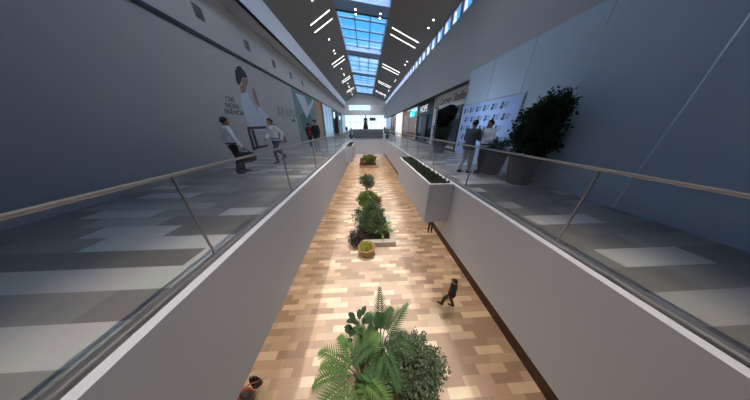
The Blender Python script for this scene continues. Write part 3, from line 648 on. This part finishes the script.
def person(label, loc, rz, look, pose, H_=1.74, group=None, fine=True):
    """pose: dict lk,la,rk,ra (knee/ankle), le,lw,re,rw (elbow/wrist), lean (dx,dy at the shoulders), hy (head yaw), hp (head pitch)"""
    k = H_/1.74; V = lambda *a: Vector(a)
    ln = pose.get('lean', (0, 0)); lx, ly = ln
    pel = V(0, 0, .93); hipL, hipR = V(-.09, 0, .90), V(.09, 0, .90)
    lk, la = V(*pose.get('lk', (-.10, .02, .49))), V(*pose.get('la', (-.11, -.02, .09)))
    rk, ra = V(*pose.get('rk', (.10, .02, .49))), V(*pose.get('ra', (.11, -.02, .09)))
    cx = V(lx, ly, 0); shL, shR = V(-.175, 0, 1.41)+cx, V(.175, 0, 1.41)+cx
    le, lw = V(*pose.get('le', (-.23, -.03, 1.12))), V(*pose.get('lw', (-.23, .08, .87)))
    re, rw = V(*pose.get('re', (.23, -.03, 1.12))), V(*pose.get('rw', (.23, .08, .87)))
    nk = V(0, .0, 1.47)+cx; hc = V(0, .03, 1.61)+cx*1.1
    HM = Matrix.Translation(hc) @ Matrix.Rotation(pose.get('hy', 0), 4, 'Z') @ Matrix.Rotation(pose.get('hp', 0), 4, 'X')
    b = MB()
    tor = [pel-V(0, 0, .08), pel, V(0, 0, 1.05)+cx*.2, V(0, 0, 1.2)+cx*.55, V(0, 0, 1.34)+cx*.85, V(0, 0, 1.43)+cx, V(0, 0, 1.47)+cx]
    tr = [(.13, .10), (.165, .115), (.145, .10), (.16, .11), (.18, .115), (.14, .085), (.06, .06)]
    b.loft(tor, tr, (1, 0, 0), 18)
    limb(b, [nk-V(0, 0, .05), nk+V(0, .01, .04), hc-V(0, 0, .04)], [.06, .054, .055])
    for s, e, w in ((shL, le, lw), (shR, re, rw)): limb(b, [s, e, w], [.052, .04, .026])
    for h, kn, an in ((hipL, lk, la), (hipR, rk, ra)):
        limb(b, [h, kn, an], [.082, .052, .036]); b.ell(an+V(0, .05, -.045), (.038, .11, .035))
    # hands with five fingers each
    for e, w, sg in ((le, lw, -1), (re, rw, 1)):
        d = (w-e).normalized(); sd = d.cross(V(1, 0, 0)); sd = sd.normalized() if sd.length > .3 else V(0, 1, 0)
        nn = d.cross(sd).normalized(); pc = w+d*.045
        b.loft([w, w+d*.03, w+d*.085], [(.024, .016), (.036, .015), (.038, .012)], sd, 10)
        for q, (o_, l_) in enumerate(((-.029, .062), (-.01, .072), (.01, .068), (.028, .054))):
            f0 = w+d*.075+sd*o_; f1 = f0+d*l_*.5-nn*sg*.004; f2 = f1+d*l_*.4-nn*sg*.018
            b.loft([f0, f1, f2], [(.0085, .0085), (.0078, .0078), (.006, .006)], sd, 6)
        t0 = w+d*.025-sd*.03; t1 = t0+d*.03-sd*.028; t2 = t1+d*.03-sd*.006
        b.loft([t0, t1, t2], [(.011, .011), (.010, .010), (.007, .007)], nn, 6)
    # head
    hd_ = MB()
    prof = [(-.125, .020, .028, .045), (-.115, .036, .045, .038), (-.09, .05, .064, .024), (-.06, .060, .078, .010), (-.02, .070, .090, .0), (.02, .075, .096, -.005), (.06, .073, .093, -.008), (.09, .058, .075, -.008), (.11, .035, .045, -.008), (.117, .008, .01, -.008)]
    hd_.loft([(0, y, z) for z, _, _, y in prof], [(rx, ry) for _, rx, ry, _ in prof], (1, 0, 0), 18)
    hd_.loft([(0, .085, .015), (0, .100, -.012), (0, .108, -.030), (0, .088, -.042)], [(.008, .008), (.011, .011), (.016, .012), (.008, .006)], (1, 0, 0), 8)
    for sx in (-1, 1): hd_.ell((sx*.076, -.005, -.005), (.010, .020, .030), 8, 6); hd_.ell((sx*.03, .082, .012), (.014, .008, .009), 8, 6)
    hd_.ell((0, .083, -.064), (.024, .012, .006), 8, 6); hd_.ell((0, .081, -.075), (.021, .012, .006), 8, 6)
    b.add([HM @ Vector(v) for v in hd_.v], hd_.f)
    root = thing('person', label, 'person', loc, rz, group); root.scale = (k, k, k)
    skin = mat('skin_' + look['skin'], {'tan': (.36, .20, .135), 'fair': (.5, .31, .23)}[look['skin']], .6, var=.06)
    me = mball(b, .0075 if fine else .014, 2, [skin, mat('eye_dark', (.02, .015, .012), .3), mat('lips', (.30, .11, .10), .5)], 'body')
    inv = HM.inverted(); idx = [0]*len(me.polygons)
    for p in me.polygons:
        if p.center.z > 1.3:
            q = inv @ p.center
            if q.y > .075 and abs(abs(q.x)-.03) < .011 and abs(q.z-.012) < .006: idx[p.index] = 1
            elif q.y > .078 and abs(q.x) < .022 and -.080 < q.z < -.058: idx[p.index] = 2
    me.polygons.foreach_set('material_index', idx)
    o = bpy.data.objects.new('body', me); C.objects.link(o); o.parent = root
    # trousers
    t = MB(); wide = look.get('wide', 1)
    t.loft([pel-V(0, 0, .09), pel-V(0, 0, .02), pel+V(0, 0, .09)], [(.15, .115), (.182, .13), (.165, .118)], (1, 0, 0), 18)
    for h, kn, an in ((hipL, lk, la), (hipR, rk, ra)): limb(t, [h-V(0, 0, .01), kn, an+V(0, 0, .02)], [.10*wide, .072*wide, .062*wide])
    def cloth(mb, nm, m, vox=.014, amp=.006, fr=9):
        me = mball(mb, vox if fine else vox*1.6, 2, m, nm)
        for v in me.vertices:
            n3 = noise.noise(v.co*fr)+.5*noise.noise(v.co*fr*2.3); v.co += v.normal*amp*n3
        o = bpy.data.objects.new(nm, me); C.objects.link(o); o.parent = root; return o
    cloth(t, 'trousers', look['trousers'])
    for h, kn, an in ((hipL, lk, la), (hipR, rk, ra)):
        fd = V(0, 1, 0); dn = (an-kn).normalized(); pitch = 0
        s_ = MB(); fdir = V(0, 1, 0)-dn*(V(0, 1, 0).dot(dn))*pose.get('toe', .5); fdir.normalize()
        c = an-V(0, 0, .03); upv = V(0, 0, 1)
        s_.loft([c-fdir*.075, c-fdir*.05-upv*.012, c+fdir*.03-upv*.018, c+fdir*.12-upv*.028, c+fdir*.185-upv*.034, c+fdir*.205-upv*.036], [(.02, .025), (.042, .048), (.048, .045), (.05, .034), (.036, .024), (.012, .012)], (1, 0, 0), 12)
        s_.ell(an-V(0, 0, .0), (.045, .052, .045)); s_.loft([c-fdir*.07-upv*.05, c+fdir*.05-upv*.052, c+fdir*.19-upv*.054], [(.035, .012), (.046, .012), (.028, .012)], (1, 0, 0), 10)
        so = bpy.data.objects.new('shoe', mball(s_, .009, 2, look['shoes'], 'shoe')); C.objects.link(so); so.parent = root
    # upper garment
    g = MB(); jk = look.get('jacket', False); lo = .80 if jk else .90; gr = .022 if jk else .014
    tor2 = [V(0, 0, lo), V(0, 0, .95), V(0, 0, 1.06)+cx*.2, V(0, 0, 1.2)+cx*.55, V(0, 0, 1.34)+cx*.85, V(0, -.005, 1.43)+cx, V(0, -.005, 1.475)+cx]
    t2 = [(.178+gr, .128+gr), (.17+gr, .122+gr), (.155+gr, .112+gr), (.168+gr, .118+gr), (.188+gr, .118+gr), (.15+gr, .085+gr), (.07+gr, .058+gr)]
    g.loft(tor2, t2, (1, 0, 0), 18)
    for s, e, w in ((shL, le, lw), (shR, re, rw)):
        d = (w-e).normalized()
        if look.get('short'): limb(g, [s, s.lerp(e, .85)], [.07+gr*.5, .06+gr*.5])
        else: limb(g, [s, e, w-d*.005], [.066+gr*.5, .053+gr*.5, .04+gr*.4])
    cloth(g, 'jacket' if jk else 'shirt', look['top'])
    if look.get('collar'):
        col = MB().loft([nk-V(0, 0, .035), nk+V(0, 0, .0), nk+V(0, 0, .02)], [(.085, .078), (.072, .068), (.066, .064)], (1, 0, 0), 18); col.build('collar', look['collar'], root, True)
    if look.get('belt'):
        MB().loft([V(0, 0, .955), V(0, 0, .995)], [(.196, .150), (.194, .148)], (1, 0, 0), 20).build('belt', look['belt'], root, True)
    if look.get('tie'):
        MB().loft([nk+V(0, .085, -.03), nk+V(0, .125, -.1), V(0, .145, 1.2)+cx*.6, V(0, .15, 1.06)+cx*.3], [(.02, .01), (.02, .01), (.035, .01), (.03, .008)], (1, 0, 0), 8).build('tie', look['tie'], root, True)
    # hair
    hm = MB(); style = look.get('hair_style', 'short'); n, m_ = 28, 20; vs = []
    for i in range(m_+1):
        ph = PI*i/m_
        for j in range(n):
            a = 2*PI*j/n; d = V(math.sin(ph)*math.cos(a), math.sin(ph)*math.sin(a), -math.cos(ph))
            q = V(d.x*.089, d.y*.108-.012, d.z*.118+.012)
            low = -.045 if style == 'short' else -.09
            face = q.y > .035 and q.z < .062-.25*abs(q.x)
            ear = abs(q.x) > .05 and q.z < .0 and q.y > -.03
            if face or ear or q.z < low: q = V(q.x*.55, q.y*.55, max(q.z*.6, -.04))
            else: q += d*.008*noise.noise(d*6+V(look.get('seed', 1), 0, 0))
            vs.append(q)
    hm.add([HM @ v for v in vs], [(i*n+j, i*n+(j+1) % n, (i+1)*n+(j+1) % n, (i+1)*n+j) for i in range(m_) for j in range(n)])
    if style == 'bun': hm.ell(HM @ V(0, -.125, .03), (.042, .036, .042), 12, 8)
    if style == 'tail': hm.loft([HM @ V(0, -.11, .03), HM @ V(0, -.16, 0), HM @ V(0, -.17, -.10), HM @ V(0, -.15, -.19)], [(.02, .02), (.035, .03), (.03, .025), (.01, .01)], (1, 0, 0), 10)
    hm.build('hair', mat('hair_' + look.get('hair', 'black'), {'black': (.012, .010, .010), 'brown': (.06, .03, .018)}[look.get('hair', 'black')], .55), root, True)
    return root
def cl(n, c, r=.8): return mat('cloth_'+n, c, r, var=.1, scale=12)
shirt = cl('white', (.80, .81, .85)); blk = cl('black', (.015, .015, .018)); chr_ = cl('charcoal', (.035, .037, .045)); shoe = mat('shoe_black', (.012, .012, .012), .35)
# two men at the photo shoot
person('man in dark blue jacket and pale trousers turned towards the man in white', tuple(on_z(463, 172, UP)), -1.15,
       dict(skin='tan', trousers=cl('stone', (.40, .39, .37)), top=cl('navy', (.05, .065, .10)), jacket=True, shoes=shoe, seed=2),
       dict(re=(.24, .10, 1.14), rw=(.14, .34, 1.12), le=(-.24, .06, 1.13), lw=(-.12, .30, 1.08), rk=(.1, .06, .49), ra=(.13, .06, .09), lk=(-.1, .02, .49), la=(-.11, -.10, .09), lean=(0, .04), hp=-.25), 1.72)
person('man in white shirt and dark trousers holding one hand up to his mouth', tuple(on_z(478, 172, UP)), 1.75,
       dict(skin='tan', trousers=blk, top=shirt, shoes=shoe, collar=shirt, belt=blk, seed=4),
       dict(re=(.25, .10, 1.20), rw=(.06, .20, 1.42), le=(-.24, .08, 1.14), lw=(-.10, .30, 1.12), lk=(-.12, .08, .49), la=(-.16, .14, .09), rk=(.1, .0, .49), ra=(.12, -.12, .09), hp=-.12), 1.72)
# walkers on the poster side
pa = on_z(242, 173, UP)
wa = person('man in white long-sleeved shirt and black trousers walking with a black bag', tuple(pa), -.75,
       dict(skin='tan', trousers=blk, top=shirt, shoes=shoe, collar=shirt, belt=blk, seed=5, wide=1.15),
       dict(lk=(-.1, .12, .50), la=(-.1, .10, .10), rk=(.1, .04, .5), ra=(.1, -.08, .10), le=(-.26, -.12, 1.14), lw=(-.24, -.05, .9), re=(.27, .06, 1.13), rw=(.26, .18, .88)), 1.80)
wrist = Matrix.Translation(pa) @ Matrix.Rotation(-.75, 4, 'Z') @ Vector((.26*1.034, .22*1.034, .80*1.034))
bg = thing('duffel_bag', 'bulging black bag carried by the walking man in white shirt', 'bag', (wrist.x, wrist.y, UP+.36), -.75)
MB().loft([(0, -.28, .19), (0, -.25, .19), (0, -.1, .19), (0, .1, .19), (0, .25, .19), (0, .28, .19)], [(.03, .05), (.10, .13), (.13, .18), (.13, .18), (.10, .13), (.03, .05)], (1, 0, 0), 16).build('body', blk, bg, True)
MB().tube([(.04, -.14, .33), (.02, -.08, .43), (0, 0, .46), (.02, .08, .43), (.04, .14, .33)], .011).build('handle', M_black, bg, True)
pb = on_z(281, 162, UP)
person('person in white shirt and grey trousers striding past the seated woman poster', tuple(pb), 2.75,
       dict(skin='tan', trousers=cl('slate', (.07, .08, .10)), top=shirt, shoes=shoe, belt=blk, hair_style='bun', seed=6),
       dict(lk=(-.1, .24, .53), la=(-.1, .22, .10), rk=(.1, -.02, .52), ra=(.1, -.36, .22), le=(-.25, -.16, 1.17), lw=(-.22, -.10, .93), re=(.26, .06, 1.14), rw=(.2, .25, 1.0), lean=(0, .05)), 1.84)
person('person in black jacket and pale grey trousers standing before the blue-green poster', tuple(on_z(319, 154, UP)), 2.6,
       dict(skin='tan', trousers=cl('palegrey', (.30, .30, .31)), top=blk, jacket=True, shoes=cl('whiteshoe', (.6, .58, .55)), seed=7),
       dict(re=(.24, .06, 1.14), rw=(.10, .26, 1.15), le=(-.25, .0, 1.13), lw=(-.22, .1, .88), hp=-.15), 1.88)
person('person in dark red top and black trousers walking near the blue-green poster', tuple(on_z(311.5, 147.0, UP)), -.3,
       dict(skin='tan', trousers=blk, top=cl('red', (.16, .02, .025)), jacket=True, shoes=shoe, seed=8), dict(lk=(-.1, .1, .5), la=(-.1, .08, .09), rk=(.1, .0, .5), ra=(.1, -.15, .12)), 1.78, fine=False)
# lower floor
pg = on_z(448, 306, 0)
person('man in black jacket walking alone over the lower tiles with a phone at his ear', tuple(pg), .95,
       dict(skin='tan', trousers=cl('olive', (.05, .045, .025)), top=blk, jacket=True, shoes=shoe, seed=9),
       dict(lk=(-.1, .22, .53), la=(-.1, .27, .12), rk=(.1, .0, .50), ra=(.1, -.16, .11), re=(.27, .06, 1.22), rw=(.13, .10, 1.52), le=(-.26, -.08, 1.14), lw=(-.25, .04, .9)), 1.64)
person('person standing on the lower floor beneath the long trough planter', tuple(on_z(433, 231.5, 0)-Vector((.25, 0, 0))), 2.9,
       dict(skin='tan', trousers=chr_, top=cl('grey', (.25, .25, .26)), shoes=shoe, seed=3), dict(), 1.72, fine=False)
# far people
far = [(347, 133.6, blk, 'black', 'by the last lit shopfront', 0), (393.5, 134.2, blk, 'black', 'beyond the shop-side potted shrub', 1.4),
       (390, 133.6, chr_, 'charcoal', 'in front of the end windows on the shop side', 2.2), (384.5, 133.4, cl('blue', (.08, .1, .16)), 'dark blue', 'behind the kiosk near the end windows', 3)]
for i, (px, py, m, nm, wh_, rz) in enumerate(far):
    person('distant person in %s clothes standing %s' % (nm, wh_), tuple(on_z(px, py, UP)), rz, dict(skin='tan', trousers=blk, top=m, jacket=True, shoes=shoe, seed=i), dict(), 1.75, fine=False)
person('person in brown jacket standing outside the warmly lit shop', tuple(on_z(416, 139.5, UP)), 1.6, dict(skin='tan', trousers=blk, top=cl('brown', (.06, .04, .035)), jacket=True, shoes=shoe, seed=3), dict(), 1.75, fine=False)
# dressed mannequin on the kiosk
mn = thing('mannequin', 'dark dressed mannequin standing on top of the grey kiosk', 'mannequin', (-.05, 26.2, UP+1.2), PI)
MB().lathe([(.24, 0), (.24, .03), (.05, .05)]).build('stand', M_steel, mn)
MB().loft([(0, 0, .03), (0, 0, .5), (0, 0, .95), (0, 0, 1.1), (0, 0, 1.35), (0, 0, 1.47), (0, 0, 1.55)], [(.42, .38), (.33, .3), (.22, .18), (.17, .13), (.22, .15), (.17, .1), (.06, .06)], (1, 0, 0), 20).build('dress', cl('dress', (.03, .012, .015)), mn, True)
mb = MB(); mb.ell((0, 0, 1.72), (.08, .10, .125)); limb(mb, [(0, 0, 1.5), (0, 0, 1.66)], [.05, .05])
for sx in (-1, 1): limb(mb, [(sx*.2, 0, 1.45), (sx*.3, .02, 1.15), (sx*.28, .12, .9)], [.055, .045, .03])
mb.build('body', mat('mannequin_dark', (.05, .04, .04), .4), mn, True)

# ------------------------------------------------------------ light
def lamp(nm, kind, loc, power, col, size=.3, rot=(0, 0, 0), **kw):
    d = bpy.data.lights.new(nm, kind); d.energy = power; d.color = col
    for k_, v in kw.items(): setattr(d, k_, v)
    if kind == 'AREA': d.size = size
    else: d.shadow_soft_size = size
    o = bpy.data.objects.new(nm, d); C.objects.link(o); o.location = loc; o.rotation_euler = rot; return o
SP = 1.0
fx0 = None
for i, (y, ty) in enumerate(((.25, 1.5), (7.55, 4.3), (8.1, 8.2), (15.1, 12.2), (15.6, 17.5))):     # warm spotlights on the skylight beams, shining down through the opening
    for j, x in enumerate((-.55, 1.15)):
        t = (x-LB[0])/dx; z = LB[1]+dz*t-.06
        r = thing('beam_spotlight', 'small cylindrical spotlight on the skylight beam, ' + ('poster' if j == 0 else 'clerestory') + ' side one of the ' + ORD[i] + ' pair', 'ceiling light', (x, y, z))
        MB().lathe([(.07, -.16), (.075, -.15), (.075, .03), (.05, .05)], n=16).build('housing', M_curb, r); MB().lathe([(.06, -.163), (.06, -.158)], n=16).build('lens', M_led2, r)
        lamp('spot', 'SPOT', (x, y, z-.2), 2100*SP, (1, .86, .71), .06, rot=(math.atan2(ty-y, z), 0, 0), spot_size=math.radians(40), spot_blend=1)
LOWP = 40
for side, x in ((-1, -3.0), (1, 3.7)):
    for i in range(7):
        y = 1.5+i*3.2
        r = thing('recessed_downlight', 'round recessed downlight under the walkway ' + ('below the posters, ' if side < 0 else 'below the shops, ') + (ORD+['ninth'])[i] + ' in its row', 'ceiling light', (x, y, UP-1.6))
        MB().lathe([(.11, -.02), (.12, 0)], n=16).build('lens', M_led2, r)
        lamp('area', 'AREA', (x, y, UP-1.66), LOWP, (1, .74, .5), .3)
for i in range(6):
    for x in (-2.5, .3, 3): lamp('area', 'AREA', (x, 25+4.6*i, UP-1.66), LOWP*1.2, (1, .74, .5), .3)
# upper walkway downlights in the soffits
lamp('softbox_light', 'AREA', Vector((p.x, p.y, UP)) if False else (sb.location+c0+ax*.42), 14, (.55, .75, 1), .7, rot=ax.to_track_quat('-Z', 'Y').to_euler())
lamp('shop_light', 'AREA', (XW+.8, 23.5, UP+3.0), 60, (1, .6, .35), 1.5)
lamp('shop_light', 'AREA', (XW+.6, 31, UP+3.0), 60, (1, .8, .6), 1.5)

# ------------------------------------------------------------ sky
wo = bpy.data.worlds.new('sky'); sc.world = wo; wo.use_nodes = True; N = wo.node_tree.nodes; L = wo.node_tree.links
bgn = N['Background']; tc = N.new('ShaderNodeTexCoord'); sp = N.new('ShaderNodeSeparateXYZ'); L.new(tc.outputs['Generated'], sp.inputs[0])
def mr(src, a, b, c, d):
    n = N.new('ShaderNodeMapRange'); n.interpolation_type = 'SMOOTHSTEP'; n.inputs[1].default_value = a; n.inputs[2].default_value = b; n.inputs[3].default_value = c; n.inputs[4].default_value = d; L.new(src, n.inputs[0]); return n.outputs[0]
def mix(f, a, b):
    n = N.new('ShaderNodeMixRGB'); L.new(f, n.inputs[0])
    for i, v in ((1, a), (2, b)):
        if isinstance(v, tuple): n.inputs[i].default_value = (*v, 1)
        else: L.new(v, n.inputs[i])
    return n.outputs[0]
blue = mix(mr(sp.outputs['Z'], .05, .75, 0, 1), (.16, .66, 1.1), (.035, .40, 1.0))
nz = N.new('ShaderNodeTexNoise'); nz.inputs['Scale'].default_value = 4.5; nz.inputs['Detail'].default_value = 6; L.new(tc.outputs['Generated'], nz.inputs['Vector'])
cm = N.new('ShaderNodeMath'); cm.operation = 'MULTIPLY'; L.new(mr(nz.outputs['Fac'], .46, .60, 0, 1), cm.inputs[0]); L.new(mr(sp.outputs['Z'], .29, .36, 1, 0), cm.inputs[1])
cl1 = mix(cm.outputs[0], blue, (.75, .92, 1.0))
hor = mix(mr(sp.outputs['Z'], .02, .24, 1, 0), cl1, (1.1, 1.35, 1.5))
back_fill = mix(mr(sp.outputs['Y'], -.05, -.4, 0, 1), hor, (6.6, 6.7, 7.2))          # unseen bright cloud added behind the viewer to light the interior
top = mix(mr(sp.outputs['Z'], .90, .98, 0, 1), back_fill, (7.6, 7.8, 8.4))             # brighter sky overhead, also added out of view as interior fill light
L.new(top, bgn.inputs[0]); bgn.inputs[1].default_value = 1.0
sc.view_settings.view_transform = 'Standard'; sc.view_settings.look = 'None'; sc.view_settings.gamma = 1; sc.view_settings.use_curve_mapping = False
sc.view_settings.exposure = 0.12
